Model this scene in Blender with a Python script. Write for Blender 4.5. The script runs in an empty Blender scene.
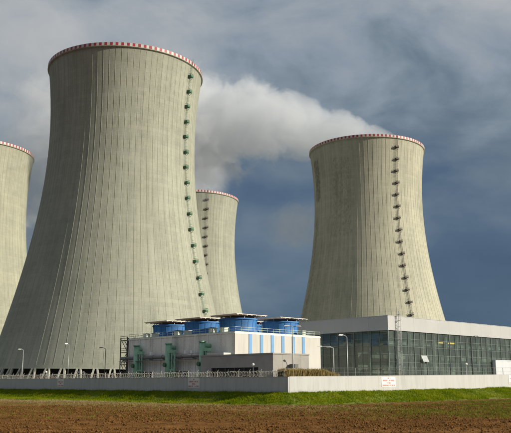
import bpy, math, random
import numpy as np
from mathutils import Vector, Matrix
random.seed(7); RNG = np.random.default_rng(11)
R = math.radians
scene = bpy.context.scene
COL = scene.collection

# ------------------------------------------------------------------ camera
cam_d = bpy.data.cameras.new('camera')
cam = bpy.data.objects.new('camera', cam_d); COL.objects.link(cam)
cam_d.sensor_fit = 'HORIZONTAL'; cam_d.sensor_width = 36.0
cam_d.lens = 775.0 / 511.0 * 36.0
cam_d.clip_start = 0.5; cam_d.clip_end = 20000
cam.location = (0, 0, 1.7)
cam.rotation_euler = (R(90) + math.atan2(166.646, 775.0), 0, 0)
scene.camera = cam

# ------------------------------------------------------------------ sun and sky
SUN_AZ = Vector((0.955, -0.296))          # horizontal direction towards the sun
SUN_EL = R(23)
sd = bpy.data.lights.new('sun', 'SUN'); sd.energy = 5.0; sd.angle = R(0.6); sd.color = (1.0, 0.92, 0.78)
sun = bpy.data.objects.new('sun', sd); COL.objects.link(sun)
to_sun = Vector((SUN_AZ.x*math.cos(SUN_EL), SUN_AZ.y*math.cos(SUN_EL), math.sin(SUN_EL)))
sun.rotation_euler = to_sun.to_track_quat('Z', 'Y').to_euler()
sun.location = (200, -60, 150)

world = bpy.data.worlds.new('World'); scene.world = world; world.use_nodes = True
wn, wl = world.node_tree.nodes, world.node_tree.links
wn.clear()
def W(t, **k):
    n = wn.new(t)
    for a, b in k.items(): setattr(n, a, b)
    return n
def wmath(op, a, b=None, c=None, clamp=False):
    n = W('ShaderNodeMath', operation=op, use_clamp=clamp)
    for i, v in enumerate((a, b, c)):
        if v is None: continue
        if isinstance(v, (int, float)): n.inputs[i].default_value = v
        else: wl.new(v, n.inputs[i])
    return n.outputs[0]
wout = W('ShaderNodeOutputWorld'); wbg = W('ShaderNodeBackground'); wbg.inputs['Strength'].default_value = 0.1
sky = W('ShaderNodeTexSky', sky_type='NISHITA', sun_disc=False)
sky.sun_elevation = SUN_EL; sky.sun_rotation = math.atan2(SUN_AZ.x, SUN_AZ.y)
sky.air_density = 1.0; sky.dust_density = 1.5
tc = W('ShaderNodeTexCoord'); sep = W('ShaderNodeSeparateXYZ'); wl.new(tc.outputs['Generated'], sep.inputs[0])
zc = wmath('MAXIMUM', sep.outputs['Z'], 0.0)
den = wmath('ADD', zc, 0.42)
px_ = wmath('DIVIDE', sep.outputs['X'], den); py_ = wmath('DIVIDE', sep.outputs['Y'], den)
cmb = W('ShaderNodeCombineXYZ'); wl.new(px_, cmb.inputs[0]); wl.new(py_, cmb.inputs[1]); wl.new(wmath('MULTIPLY', zc, 1.5), cmb.inputs[2])
def wnoise(scale, detail, rough, off, dist=0.0, stretch=(1, 1, 1), src=None):
    mp = W('ShaderNodeMapping'); mp.inputs['Location'].default_value = off; mp.inputs['Scale'].default_value = stretch
    wl.new(src or cmb.outputs[0], mp.inputs['Vector'])
    n = W('ShaderNodeTexNoise'); n.inputs['Scale'].default_value = scale; n.inputs['Detail'].default_value = detail
    n.inputs['Roughness'].default_value = rough; n.inputs['Distortion'].default_value = dist
    wl.new(mp.outputs[0], n.inputs['Vector']); return n.outputs[0]
def wramp(v, stops, interp='LINEAR'):
    r = W('ShaderNodeValToRGB'); cr = r.color_ramp; cr.interpolation = interp
    while len(cr.elements) < len(stops): cr.elements.new(0.5)
    for e, (p, c) in zip(cr.elements, stops):
        e.position = p; e.color = tuple(c) + (1,) if len(c) == 3 else c
    wl.new(v, r.inputs[0]); return r.outputs[0]
OFF_BIG = (0.4, 6.6, 0.0)
big = wnoise(1.5, 4, 0.5, OFF_BIG, 0.2)
fine = wnoise(6.0, 7, 0.54, (7.3, 2.2, 0.0), 0.3, (1, 1, 1.7), tc.outputs['Generated'])
low = wnoise(1.4, 4, 0.5, (1.0, 5.0, 0.0), 0.1, (0.5, 3.0, 6.0))
# cloud deck: slate blue low down, mid grey overhead, broken by noise
elev = wmath('MULTIPLY', zc, 2.1, clamp=True)
t1 = wmath('ADD', wmath('MULTIPLY', elev, 0.66), wmath('MULTIPLY', wmath('SUBTRACT', big, 0.5), 0.85))
amp = wmath('ADD', wmath('MULTIPLY', elev, 1.05), 0.35)
t2 = wmath('ADD', t1, wmath('MULTIPLY', wmath('SUBTRACT', fine, 0.5), amp))
t3 = wmath('ADD', t2, wmath('MULTIPLY', wmath('SUBTRACT', low, 0.5), 0.25), clamp=True)
cloud = wramp(t3, [(0.0, (0.52, 0.88, 1.42)), (0.18, (0.65, 1.06, 1.67)), (0.38, (1.18, 1.59, 2.05)),
                   (0.58, (2.15, 2.58, 3.05)), (0.80, (3.1, 3.35, 3.6)), (1.0, (4.0, 4.1, 4.2))])
cover = wramp(wnoise(0.8, 5, 0.55, (11.0, 4.0, 0.0), 0.3), [(0.30, (0.86,)*3), (0.48, (0.96,)*3)])
mixw = W('ShaderNodeMix', data_type='RGBA'); wl.new(cover, mixw.inputs[0])
wl.new(sky.outputs[0], mixw.inputs[6]); wl.new(cloud, mixw.inputs[7])
wl.new(mixw.outputs[2], wbg.inputs['Color']); wl.new(wbg.outputs[0], wout.inputs['Surface'])

scene.view_settings.view_transform = 'Standard'; scene.view_settings.look = 'None'
scene.view_settings.exposure = 0.30; scene.view_settings.gamma = 1.0; scene.view_settings.use_curve_mapping = False
scene.render.engine = 'CYCLES'
cy = scene.cycles
cy.max_bounces = 8; cy.diffuse_bounces = 3; cy.glossy_bounces = 3; cy.transparent_max_bounces = 16; cy.volume_bounces = 4
cy.volume_step_rate = 1.0; cy.volume_max_steps = 256
cy.use_denoising = True; cy.sample_clamp_indirect = 5

# ------------------------------------------------------------------ materials
class Mat:
    def __init__(s, name):
        s.m = bpy.data.materials.new(name); s.m.use_nodes = True
        s.n, s.l = s.m.node_tree.nodes, s.m.node_tree.links
        s.b = s.n['Principled BSDF']; s.out = s.n['Material Output']
    def N(s, t, **k):
        n = s.n.new(t)
        for a, b in k.items(): setattr(n, a, b)
        return n
    def math(s, op, a, b=None, c=None, clamp=False):
        n = s.N('ShaderNodeMath', operation=op, use_clamp=clamp)
        for i, v in enumerate((a, b, c)):
            if v is None: continue
            if isinstance(v, (int, float)): n.inputs[i].default_value = v
            else: s.l.new(v, n.inputs[i])
        return n.outputs[0]
    def coord(s, out='Object'):
        return s.N('ShaderNodeTexCoord').outputs[out]
    def pos(s):
        return s.N('ShaderNodeNewGeometry').outputs['Position']
    def noise(s, vec, scale, detail=4, rough=0.5, stretch=None, dist=0.0, off=(0, 0, 0)):
        if stretch or off != (0, 0, 0):
            mp = s.N('ShaderNodeMapping'); mp.inputs['Scale'].default_value = stretch or (1, 1, 1); mp.inputs['Location'].default_value = off
            s.l.new(vec, mp.inputs['Vector']); vec = mp.outputs[0]
        n = s.N('ShaderNodeTexNoise'); n.inputs['Scale'].default_value = scale; n.inputs['Detail'].default_value = detail
        n.inputs['Roughness'].default_value = rough; n.inputs['Distortion'].default_value = dist
        s.l.new(vec, n.inputs['Vector']); return n.outputs[0]
    def ramp(s, v, stops):
        r = s.N('ShaderNodeValToRGB'); cr = r.color_ramp
        while len(cr.elements) < len(stops): cr.elements.new(0.5)
        for e, (p, c) in zip(cr.elements, stops):
            e.position = p; e.color = (c, c, c, 1) if isinstance(c, (int, float)) else tuple(c) + (1,)
        s.l.new(v, r.inputs[0]); return r.outputs[0]
    def mix(s, f, a, b, mode='MIX'):
        n = s.N('ShaderNodeMix', data_type='RGBA', blend_type=mode)
        for i, v in ((0, f), (6, a), (7, b)):
            if isinstance(v, (int, float)): n.inputs[i].default_value = v
            elif isinstance(v, tuple): n.inputs[i].default_value = v + (1,)
            else: s.l.new(v, n.inputs[i])
        return n.outputs[2]
    def col(s, c):
        if isinstance(c, tuple): s.b.inputs['Base Color'].default_value = c + (1,)
        else: s.l.new(c, s.b.inputs['Base Color'])
    def rough(s, r): s.b.inputs['Roughness'].default_value = r
    def bump(s, h, strength=0.3, dist=0.05):
        b = s.N('ShaderNodeBump'); b.inputs['Strength'].default_value = strength; b.inputs['Distance'].default_value = dist
        s.l.new(h, b.inputs['Height']); s.l.new(b.outputs[0], s.b.inputs['Normal'])

def plain(name, c, rough=0.6, var=0.12, scale=0.6, metallic=0.0, streak=False):
    m = Mat(name); p = m.pos()
    n = m.noise(p, scale, 5, 0.6, (1, 1, 0.12) if streak else None)
    n2 = m.noise(p, scale*9, 3, 0.6)
    f = m.math('ADD', m.math('MULTIPLY', n, 0.75), m.math('MULTIPLY', n2, 0.25))
    m.col(m.ramp(f, [(0.3, tuple(x*(1-var*1.6) for x in c)), (0.5, c), (0.72, tuple(min(.95, x*(1+var)) for x in c))]))
    m.rough(rough); m.b.inputs['Metallic'].default_value = metallic
    m.bump(n2, 0.12, 0.02)
    return m.m

def tower_concrete(name, stains, seed, tint=(1, 1, 1)):
    m = Mat(name); o = m.coord('Object')
    sp = m.N('ShaderNodeSeparateXYZ'); m.l.new(o, sp.inputs[0])
    az = m.math('ARCTAN2', sp.outputs['Y'], sp.outputs['X'])
    arc = m.math('MULTIPLY', az, 33.0)
    cb = m.N('ShaderNodeCombineXYZ'); m.l.new(arc, cb.inputs[0]); m.l.new(sp.outputs['Z'], cb.inputs[1]); cb.inputs[2].default_value = seed
    v = cb.outputs[0]
    streak = m.noise(v, 0.55, 5, 0.6, (1, 0.05, 1))
    streak2 = m.noise(v, 2.2, 4, 0.6, (1, 0.03, 1), off=(9, 3, 0))
    blot = m.noise(v, 0.07, 5, 0.55, (1, 0.7, 1))
    grain = m.noise(v, 1.8, 5, 0.7)
    # pour lifts of 1.5 m, each with its own tone, and bays between the ribs
    lift = m.math('MULTIPLY', sp.outputs['Z'], 1/1.5)
    lf = m.math('FRACT', lift); bay = m.math('MULTIPLY', az, 84/(2*math.pi))
    wn_ = m.N('ShaderNodeTexWhiteNoise', noise_dimensions='2D')
    cb2 = m.N('ShaderNodeCombineXYZ'); m.l.new(m.math('FLOOR', lift), cb2.inputs[0]); m.l.new(m.math('FLOOR', bay), cb2.inputs[1]); m.l.new(cb2.outputs[0], wn_.inputs['Vector'])
    wn1 = m.N('ShaderNodeTexWhiteNoise', noise_dimensions='1D'); m.l.new(m.math('FLOOR', lift), wn1.inputs['W'])
    joint = m.math('LESS_THAN', lf, 0.06)
    f = m.math('ADD', m.math('MULTIPLY', streak, 0.5), m.math('MULTIPLY', blot, 0.4))
    f = m.math('ADD', f, m.math('MULTIPLY', m.math('SUBTRACT', streak2, 0.5), 0.35))
    f = m.math('ADD', f, m.math('MULTIPLY', m.math('SUBTRACT', grain, 0.5), 0.34))
    f = m.math('ADD', f, m.math('MULTIPLY', m.math('SUBTRACT', wn_.outputs['Value'], 0.5), 0.07))
    f = m.math('ADD', f, m.math('MULTIPLY', m.math('SUBTRACT', wn1.outputs['Value'], 0.5), 0.045))
    def T(r, g, b): return (r*tint[0], g*tint[1], b*tint[2])
    c = m.ramp(f, [(0.22, T(.188, .197, .154)), (0.38, T(.257, .267, .211)), (0.50, T(.308, .316, .250)), (0.66, T(.365, .371, .298))])
    c = m.mix(m.math('MULTIPLY', joint, 0.16), c, (.16, .15, .12))
    # walkway shade under the rim put into the colour as dark streaks
    topz = m.math('SUBTRACT', m.math('MULTIPLY', m.math('SUBTRACT', sp.outputs['Z'], 100.0), 1/28.0), 0.25)
    drip_or_shade = m.math('MULTIPLY', m.math('MULTIPLY', topz, m.ramp(streak2, [(0.45, 0.0), (0.62, 1.0)]), clamp=True), 0.35)
    c = m.mix(drip_or_shade, c, (.15, .145, .115))
    if stains:
        # rows of dark sealed patches of repair on one side
        cell = m.math('ADD', m.math('MULTIPLY', m.noise(v, 1.1, 6, 0.72, (1.0, 0.55, 1), off=(31, 7, 0)), .75), m.math('MULTIPLY', streak2, .25))
        for (a0, a1, z0, z1, th, amt) in stains:
            ma = m.math('SUBTRACT', 1.0, m.math('MULTIPLY', m.math('ABSOLUTE', m.math('SUBTRACT', az, R((a0+a1)/2))), 2/R(a1-a0)))
            mz = m.math('SUBTRACT', 1.0, m.math('MULTIPLY', m.math('ABSOLUTE', m.math('SUBTRACT', sp.outputs['Z'], (z0+z1)/2)), 2/(z1-z0)))
            mk = m.math('MULTIPLY', m.math('MULTIPLY', m.math('MAXIMUM', ma, 0.0), 2.0, clamp=True), m.math('MULTIPLY', m.math('MAXIMUM', mz, 0.0), 3.0, clamp=True))
            k = m.ramp(m.math('ADD', cell, m.math('MULTIPLY', m.math('SUBTRACT', mk, 1.0), 0.4)), [(th, 0.0), (th+.15, 1.0)])
            c = m.mix(m.math('MULTIPLY', k, amt), c, (.075, .068, .05))
    m.col(c); m.rough(0.88)
    h = m.math('SUBTRACT', m.math('MULTIPLY', grain, 0.5), m.math('MULTIPLY', joint, 0.8))
    m.bump(h, 0.25, 0.06)
    return m.m

def wall_white(name, c, streakamt=0.10, splash=0.0):
    m = Mat(name); p = m.pos()
    s1 = m.noise(p, 0.9, 5, 0.65, (1, 1, 0.15)); b = m.noise(p, 0.12, 4, 0.5)
    sp = m.N('ShaderNodeSeparateXYZ'); m.l.new(p, sp.inputs[0])
    f = m.math('ADD', m.math('MULTIPLY', s1, 0.6), m.math('MULTIPLY', b, 0.4))
    cc = m.ramp(f, [(0.32, tuple(x*(1-streakamt*2.2) for x in c)), (0.5, c), (0.65, tuple(min(.9, x*1.05) for x in c))])
    drip_or_shade = m.ramp(m.noise(p, 2.4, 5, 0.65, (1, 1, 0.05)), [(0.52, 0.0), (0.70, 1.0)])
    cc = m.mix(m.math('MULTIPLY', drip_or_shade, 0.22), cc, tuple(x*.45 for x in c))
    g = m.noise(p, 1.6, 4, 0.6, (1, 1, 0.6))
    spl = m.math('MULTIPLY', m.math('SUBTRACT', 0.55, m.math('SUBTRACT', sp.outputs['Z'], m.math('MULTIPLY', m.math('SUBTRACT', g, 0.5), 1.6))), 1.6, clamp=True)
    cc = m.mix(m.math('MULTIPLY', spl, splash), cc, (.13, .11, .06))
    m.col(cc); m.rough(0.75); m.bump(g, 0.08, 0.02)
    return m.m

def glass_mat(name, tint, refl):
    m = Mat(name); m.n.remove(m.b)
    oi = m.N('ShaderNodeObjectInfo')
    t = m.N('ShaderNodeBsdfTransparent')
    m.l.new(m.ramp(oi.outputs['Random'], [(0.0, tuple(x*.75 for x in tint)), (1.0, tuple(min(1, x*1.15) for x in tint))]), t.inputs[0])
    g = m.N('ShaderNodeBsdfGlossy'); g.inputs['Roughness'].default_value = 0.03; g.inputs['Color'].default_value = (.85, .95, .90, 1)
    fr = m.N('ShaderNodeFresnel'); fr.inputs['IOR'].default_value = refl
    fac = m.math('MULTIPLY', fr.outputs[0], m.math('SUBTRACT', 1.0, m.N('ShaderNodeNewGeometry').outputs['Backfacing']))
    mx = m.N('ShaderNodeMixShader'); m.l.new(fac, mx.inputs[0]); m.l.new(t.outputs[0], mx.inputs[1]); m.l.new(g.outputs[0], mx.inputs[2])
    df = m.N('ShaderNodeBsdfDiffuse'); m.l.new(m.ramp(m.noise(m.pos(), .25, 5, .65, (1, 1, .5)), [(.3, (.16, .20, .18)), (.7, (.42, .48, .44))]), df.inputs[0])
    m2 = m.N('ShaderNodeMixShader'); m2.inputs[0].default_value = .14
    m.l.new(mx.outputs[0], m2.inputs[1]); m.l.new(df.outputs[0], m2.inputs[2]); m.l.new(m2.outputs[0], m.out.inputs['Surface'])
    return m.m

def leaf_mat(name, stops, scale=0.35, trans=0.35):
    m = Mat(name); p = m.pos()
    n = m.math('ADD', m.math('MULTIPLY', m.noise(p, scale, 4, 0.6), 0.55), m.math('MULTIPLY', m.noise(p, 6.0, 3, 0.6), 0.45))
    c = m.ramp(n, stops); m.col(c); m.rough(0.7); m.b.inputs['Specular IOR Level'].default_value = .12
    tr = m.N('ShaderNodeBsdfTranslucent'); m.l.new(c, tr.inputs[0])
    mx = m.N('ShaderNodeMixShader'); mx.inputs[0].default_value = trans
    m.l.new(m.b.outputs[0], mx.inputs[1]); m.l.new(tr.outputs[0], mx.inputs[2]); m.l.new(mx.outputs[0], m.out.inputs['Surface'])
    return m.m

def emit_mat(name, c, s):
    m = Mat(name); m.col(c); m.b.inputs['Emission Color'].default_value = c + (1,); m.b.inputs['Emission Strength'].default_value = s
    return m.m

M = {}
M['tower_a'] = tower_concrete('tower_concrete', [], 0.0)
M['tower_b'] = tower_concrete('tower_concrete_patched', [(-173, -153, 92, 122, .38, .75), (-176, -158, 20, 98, .44, .6), (-144, -108, 76, 123, .47, .45), (-150, -104, 72, 84, .47, .4)], 4.0, (1.27, 1.21, 1.16))
M['tower_c'] = tower_concrete('tower_concrete_far', [], 9.0, (.98, .98, .98))
M['tower_d'] = tower_concrete('tower_concrete_warm', [(-72, -50, 84, 112, .50, .3)], 15.0, (1.0, .98, .93))
M['column'] = plain('column_concrete', (.38, .375, .315), 0.85, 0.12, 0.8)
M['fill'] = plain('shade_dark_fill', (.012, .012, .012), 0.9)  # near-black base colour stands in for the shade inside the towers
M['red'] = plain('faded_red_paint', (.30, .03, .035), 0.55, 0.2, 0.5)
M['white_paint'] = plain('weathered_white_paint', (.48, .465, .44), 0.55, 0.15, 0.5)
M['green_steel'] = plain('green_painted_steel', (.26, .46, .32), 0.5, 0.2, 0.7)
M['dark_green_steel'] = plain('dark_green_steel', (.05, .14, .07), 0.55, 0.2, 0.7)
M['rust_steel'] = plain('rust_brown_steel', (.060, .045, .036), 0.7, 0.25, 0.8)
M['galv'] = plain('galvanised_steel', (.36, .37, .36), 0.45, 0.15, 0.9, 0.5)
M['fence'] = plain('dull_fence_steel', (.20, .21, .19), 0.6, 0.15, 0.9)
M['pale_rail'] = plain('pale_green_rail_paint', (.46, .52, .44), 0.5, 0.15, 0.8)
M['grey_pipe'] = plain('grey_pipe_cladding', (.22, .215, .205), 0.5, 0.15, 0.5, 0.3)
M['cell_concrete'] = plain('cell_concrete', (.74, .72, .66), 0.85, 0.30, 0.35, 0, True)
M['cell_white'] = wall_white('cell_white_cladding', (.48, .465, .42), 0.06)
M['blue_stripe'] = plain('light_blue_cladding', (.13, .29, .50), 0.5, 0.08, 0.4)
M['blue_stack'] = plain('blue_fan_stack', (.03, .145, .36), 0.65, 0.26, 0.35, 0, True)
M['slab'] = plain('cover_slab_timber_grey', (.62, .55, .47), 0.7, 0.2, 0.5)
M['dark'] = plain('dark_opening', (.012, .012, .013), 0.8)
M['low_grey'] = plain('grey_render', (.29, .275, .25), 0.85, 0.12, 0.35)
M['low_trim'] = plain('light_roof_edge', (.55, .53, .49), 0.7, 0.1, 0.5)
M['wall'] = wall_white('perimeter_wall_paint', (.48, .48, .465), 0.07, 0.35)
M['fascia'] = plain('white_metal_fascia', (.40, .405, .395), 0.45, 0.05, 0.15)
M['roof'] = plain('grey_roof_sheet', (.30, .30, .30), 0.7)
M['frame'] = plain('grey_green_window_frame', (.13, .16, .145), 0.45, 0.12, 0.5)
M['glass'] = glass_mat('tinted_green_glass', (.64, .70, .67), 1.7)
M['sash'] = plain('sash_painted_reflection', (.40, .42, .42), 0.3, 0.1, 0.5)  # pale grey base colour stands in for the reflection in the open pane
M['hall_in'] = plain('hall_inner_wall', (.46, .46, .40), 0.8, 0.2, 0.2)
M['hall_floor'] = plain('hall_floor_concrete', (.52, .51, .47), 0.7)
M['tank'] = plain('pale_tank_cladding', (.55, .54, .49), 0.5, 0.12, 0.3)
M['annex'] = wall_white('white_annex_panel', (.52, .54, .55), 0.04)
M['lamp_head'] = plain('lamp_head_white', (.80, .80, .78), 0.4, 0.05)
M['lamp_pole'] = plain('lamp_pole_steel', (.42, .43, .42), 0.45, 0.12, 0.6, 0.3)
M['dark_pole'] = plain('dark_lamp_pole', (.10, .105, .09), 0.5, 0.12, 0.6)
M['yellow_light'] = emit_mat('sodium_light', (1.0, .62, .10), 2.2)
M['sign_white'] = plain('sign_board_white', (.74, .72, .70), 0.5, 0.06, 0.8)
M['sign_red'] = plain('sign_letter_red', (.50, .035, .045), 0.55, 0.1, 2.0)
M['wire'] = plain('razor_wire_steel', (.40, .38, .33), 0.45, 0.15, 0.9)
M['site'] = plain('site_gravel', (.25, .235, .21), 0.9, 0.2, 0.4)
M['grass'] = leaf_mat('meadow_grass', [(0.34, (.070, .115, .002)), (0.45, (.150, .215, .002)), (0.56, (.23, .27, .003)), (0.66, (.34, .29, .04))], 0.22, 0.4)
M['turf'] = plain('turf_soil', (.12, .15, .004), 0.9, 0.3, 0.5)
M['reed'] = leaf_mat('dry_reed', [(0.3, (.15, .115, .045)), (0.5, (.34, .26, .11)), (0.68, (.46, .38, .18)), (0.78, (.13, .18, .04))], 0.5, 0.3)
M['sprout'] = leaf_mat('young_crop_leaf', [(0.3, (.085, .105, .008)), (0.5, (.15, .165, .015)), (0.72, (.27, .24, .05))], 0.4, 0.3)
M['straw'] = leaf_mat('straw_stubble', [(0.3, (.22, .17, .08)), (0.6, (.40, .33, .17))], 0.6, 0.25)

# ------------------------------------------------------------------ mesh helpers
class MB:
    def __init__(s): s.v, s.f = [], []
    def add(s, vs, fs):
        o = len(s.v); s.v += [tuple(q) for q in vs]; s.f += [tuple(i+o for i in f) for f in fs]; return s
    def box(s, x0, x1, y0, y1, z0, z1):
        return s.add([(x0,y0,z0),(x1,y0,z0),(x1,y1,z0),(x0,y1,z0),(x0,y0,z1),(x1,y0,z1),(x1,y1,z1),(x0,y1,z1)],
                     [(0,3,2,1),(4,5,6,7),(0,1,5,4),(1,2,6,5),(2,3,7,6),(3,0,4,7)])
    def tube(s, a, b, r, n=8, r2=None, cap=True):
        a, b = Vector(a), Vector(b); d = (b-a).normalized(); r2 = r if r2 is None else r2
        t = Vector((0,0,1)) if abs(d.z) < .9 else Vector((1,0,0))
        p = d.cross(t).normalized(); q = d.cross(p)
        vs = []
        for c, rr in ((a, r), (b, r2)):
            for i in range(n):
                w = 2*math.pi*(i+.5)/n; vs.append(c + p*(rr*math.cos(w)) + q*(rr*math.sin(w)))
        fs = [(i, (i+1) % n, n+(i+1) % n, n+i) for i in range(n)]
        if cap: fs += [tuple(range(n))[::-1], tuple(range(n, 2*n))]
        return s.add(vs, fs)
    def path(s, pts, r, n=6):
        for a, b in zip(pts, pts[1:]): s.tube(a, b, r, n)
        return s
    def lathe(s, prof, n=48, a0=0.0, a1=2*math.pi, close=True):
        vs = []; k = len(prof)
        for i in range(n):
            w = a0 + (a1-a0)*i/n
            for (r, z) in prof: vs.append((r*math.cos(w), r*math.sin(w), z))
        fs = []
        for i in range(n):
            j = (i+1) % n
            for q in range(k-1): fs.append((i*k+q, j*k+q, j*k+q+1, i*k+q+1))
        return s.add(vs, fs)
    def mesh(s, name, mat, smooth=False):
        me = bpy.data.meshes.new(name); me.from_pydata(s.v, [], s.f); me.materials.append(mat)
        if smooth: me.polygons.foreach_set('use_smooth', [True]*len(me.polygons))
        me.update(); return me
    def build(s, name, mat, parent=None, smooth=False):
        return obj(name, s.mesh(name, mat, smooth), parent)
def obj(name, me, parent=None, loc=None, rot=None):
    o = bpy.data.objects.new(name, me); COL.objects.link(o)
    if parent is not None: o.parent = parent
    if loc is not None: o.location = loc
    if rot is not None: o.rotation_euler = rot
    return o
def tag(o, label=None, cat=None, group=None, kind=None):
    if label: o['label'] = label
    if cat: o['category'] = cat
    if group: o['group'] = group
    if kind: o['kind'] = kind
    return o
def thing(name, label, cat, loc=(0, 0, 0), rz=0.0, group=None):
    return tag(obj(name, None, None, loc, (0, 0, rz)), label, cat, group)
def smooth_by_angle(me, deg=40):
    me.polygons.foreach_set('use_smooth', [True]*len(me.polygons))
    try: me.set_sharp_from_angle(angle=R(deg))
    except Exception: pass
def arr_mesh(name, V, F, mat):
    me = bpy.data.meshes.new(name); nv, nf = len(V), len(F); k = F.shape[1]
    me.vertices.add(nv); me.vertices.foreach_set('co', V.astype(np.float32).ravel())
    me.loops.add(nf*k); me.loops.foreach_set('vertex_index', F.astype(np.int32).ravel())
    me.polygons.add(nf); me.polygons.foreach_set('loop_start', np.arange(nf, dtype=np.int32)*k)
    me.polygons.foreach_set('loop_total', np.full(nf, k, np.int32))
    me.materials.append(mat); me.update(calc_edges=True); me.validate(); return me

# ------------------------------------------------------------------ site layout
U = Vector((-.6649, .7469)); V = Vector((.7266, .6870))       # the two axes of the plant
SITE_Z = 0.7
CORNER = Vector((6.03, 147.0))
WL = Vector((-80.8, 85.0)).normalized()                       # left wall runs away to the left
WR = Vector((53.0, 36.0)).normalized()                        # right wall runs away to the right
NL = Vector((-WL.y, WL.x)); NL = NL if NL.y < 0 else -NL      # normals towards the camera side
NR = Vector((-WR.y, WR.x)); NR = NR if NR.y < 0 else -NR
LLEN, RLEN = 190.0, 120.0
WR_RISE = 0.0118

# ------------------------------------------------------------------ ground
def wall_frame(x, y):
    """distance in front of the wall (camera side) and run along it (negative = left wall)"""
    dx, dy = x-CORNER.x, y-CORNER.y
    dl = dx*NL.x + dy*NL.y; sl = dx*WL.x + dy*WL.y
    dr = dx*NR.x + dy*NR.y; sr = dx*WR.x + dy*WR.y
    d = np.where((sl > 0) & (sr <= 0), dl, np.where((sr > 0) & (sl <= 0), dr, np.hypot(dx, dy)))
    d = np.where((sl > 0) & (sr > 0), np.minimum(dl, dr), d)
    left = np.maximum(sl, 0); right = np.maximum(sr, 0)
    return d, left, right
def sstep(t): t = np.clip(t, 0, 1); return t*t*(3-2*t)
def edge_d(left, right): return 7.6 + 0.10*left
def ground_z(x, y):
    d, l, r = wall_frame(x, y)
    base = -0.12 + WR_RISE*np.minimum(r, 90)
    t = np.clip((d-0.6)/7.2, 0, 1)
    bank = 0.65*t + 0.35*sstep(t)
    low = -2.15 + 0.0105*np.minimum(r, 90) - 0.2*np.clip((d-30)/60, 0, 1)
    z = base + (low-base)*bank
    near = np.clip(1 - y/60, 0, 1)
    z = z + (0.0 - z)*near**2
    return z
def vnoise(x, y, s, seed):
    g = np.random.default_rng(seed).random((256, 256)); X, Y = x/s, y/s
    xi, yi = np.floor(X).astype(int), np.floor(Y).astype(int); fx, fy = sstep(X-xi), sstep(Y-yi)
    a = g[xi % 256, yi % 256]; b = g[(xi+1) % 256, yi % 256]; c = g[xi % 256, (yi+1) % 256]; d = g[(xi+1) % 256, (yi+1) % 256]
    return (a*(1-fx)+b*fx)*(1-fy) + (c*(1-fx)+d*fx)*fy - .5

# field soil: one sheet that also runs on past the frame and under the grass
fm = Mat('ploughed_soil'); p = fm.pos()
n1 = fm.noise(p, 0.06, 5, 0.6, (.45, 6.0, 1)); n2 = fm.noise(p, 1.1, 6, 0.7); n3 = fm.noise(p, 5.5, 4, 0.7)
f = fm.math('ADD', fm.math('MULTIPLY', n1, 0.55), fm.math('ADD', fm.math('MULTIPLY', n2, 0.3), fm.math('MULTIPLY', n3, 0.2)))
soilc = fm.ramp(f, [(0.33, (.060, .027, .007)), (0.46, (.115, .053, .015)), (0.58, (.185, .090, .028)), (0.72, (.27, .15, .058))])
at = fm.N('ShaderNodeAttribute'); at.attribute_name = 'stubble'
soilc = fm.mix(fm.math('MULTIPLY', at.outputs['Fac'], fm.ramp(n2, [(0.35, 0.15), (0.6, 0.85)])), soilc, (.26, .20, .085))
fm.b.inputs['Specular IOR Level'].default_value = .05; fm.col(soilc); fm.rough(0.95); fm.bump(fm.math('ADD', fm.math('MULTIPLY', n2, 0.5), fm.math('MULTIPLY', n3, 0.5)), 0.9, 0.12)
M['soil'] = fm.m
cm = Mat('soil_clod'); p = cm.pos()
cn = cm.math('ADD', cm.math('MULTIPLY', cm.noise(p, 0.7, 4, 0.6), 0.5), cm.math('MULTIPLY', cm.noise(p, 4.0, 4, 0.7), 0.5))
cm.col(cm.ramp(cn, [(0.32, (.055, .025, .007)), (0.48, (.125, .059, .017)), (0.62, (.205, .105, .036)), (0.75, (.30, .18, .08))])); cm.rough(0.95)
cm.b.inputs['Specular IOR Level'].default_value = .05; cm.bump(cm.noise(p, 9.0, 4, 0.7), 0.6, 0.05)
M['clod'] = cm.m

def furrow(x, y):
    d, l, r = wall_frame(x, y)
    ph = (y*0.985 + x*0.10) * (2*math.pi/1.25)
    z = 0.05*np.sin(ph + 2.0*vnoise(x, y, 9, 3)) + 0.20*vnoise(x, y, 1.7, 1) + 0.13*vnoise(x, y, .6, 2) + .35*vnoise(x, y, 14, 5)
    m = np.clip((d-edge_d(l, r))/3.0, 0, 1)
    # one deeper furrow where the implement turned
    z = z - 0.30*np.exp(-((y-(87.5+0.012*x))/0.9)**2)*np.clip((x-2)/18, 0, 1)
    return z*m
def grid_sheet(xs, ys, fn):
    X, Y = np.meshgrid(xs, ys); Z = fn(X, Y)
    Vv = np.stack([X.ravel(), Y.ravel(), Z.ravel()], 1); w = len(xs); h = len(ys)
    i = np.arange(w-1)[None, :] + (np.arange(h-1)*w)[:, None]; i = i.ravel()
    return Vv, np.stack([i, i+1, i+w+1, i+w], 1)
xs = np.concatenate([np.linspace(-2500, -260, 16)[:-1], np.linspace(-260, -70, 40)[:-1], np.linspace(-70, 70, 500)[:-1], np.linspace(70, 260, 40)[:-1], np.linspace(260, 2500, 16)])
ys = np.concatenate([np.linspace(-1500, -40, 12)[:-1], np.linspace(-40, 50, 40)[:-1], np.linspace(50, 150, 420)[:-1], np.linspace(150, 330, 90)])
def fz(x, y):
    d, l, r = wall_frame(x, y)
    z = ground_z(x, y) + furrow(x, y)*np.where((np.abs(x) < 75) & (y > 45), 1, .3)
    inside = d < 0.3                                            # behind the wall the soil sheet dips under the site
    grassy = np.clip((edge_d(l, r)-d)/1.0, 0, 1)
    z = z - 0.12*grassy
    return np.where(inside, np.minimum(z, -0.45), z)
Vv, Ff = grid_sheet(xs, ys, fz)
fme = arr_mesh('field', Vv, Ff, M['soil'])
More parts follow.
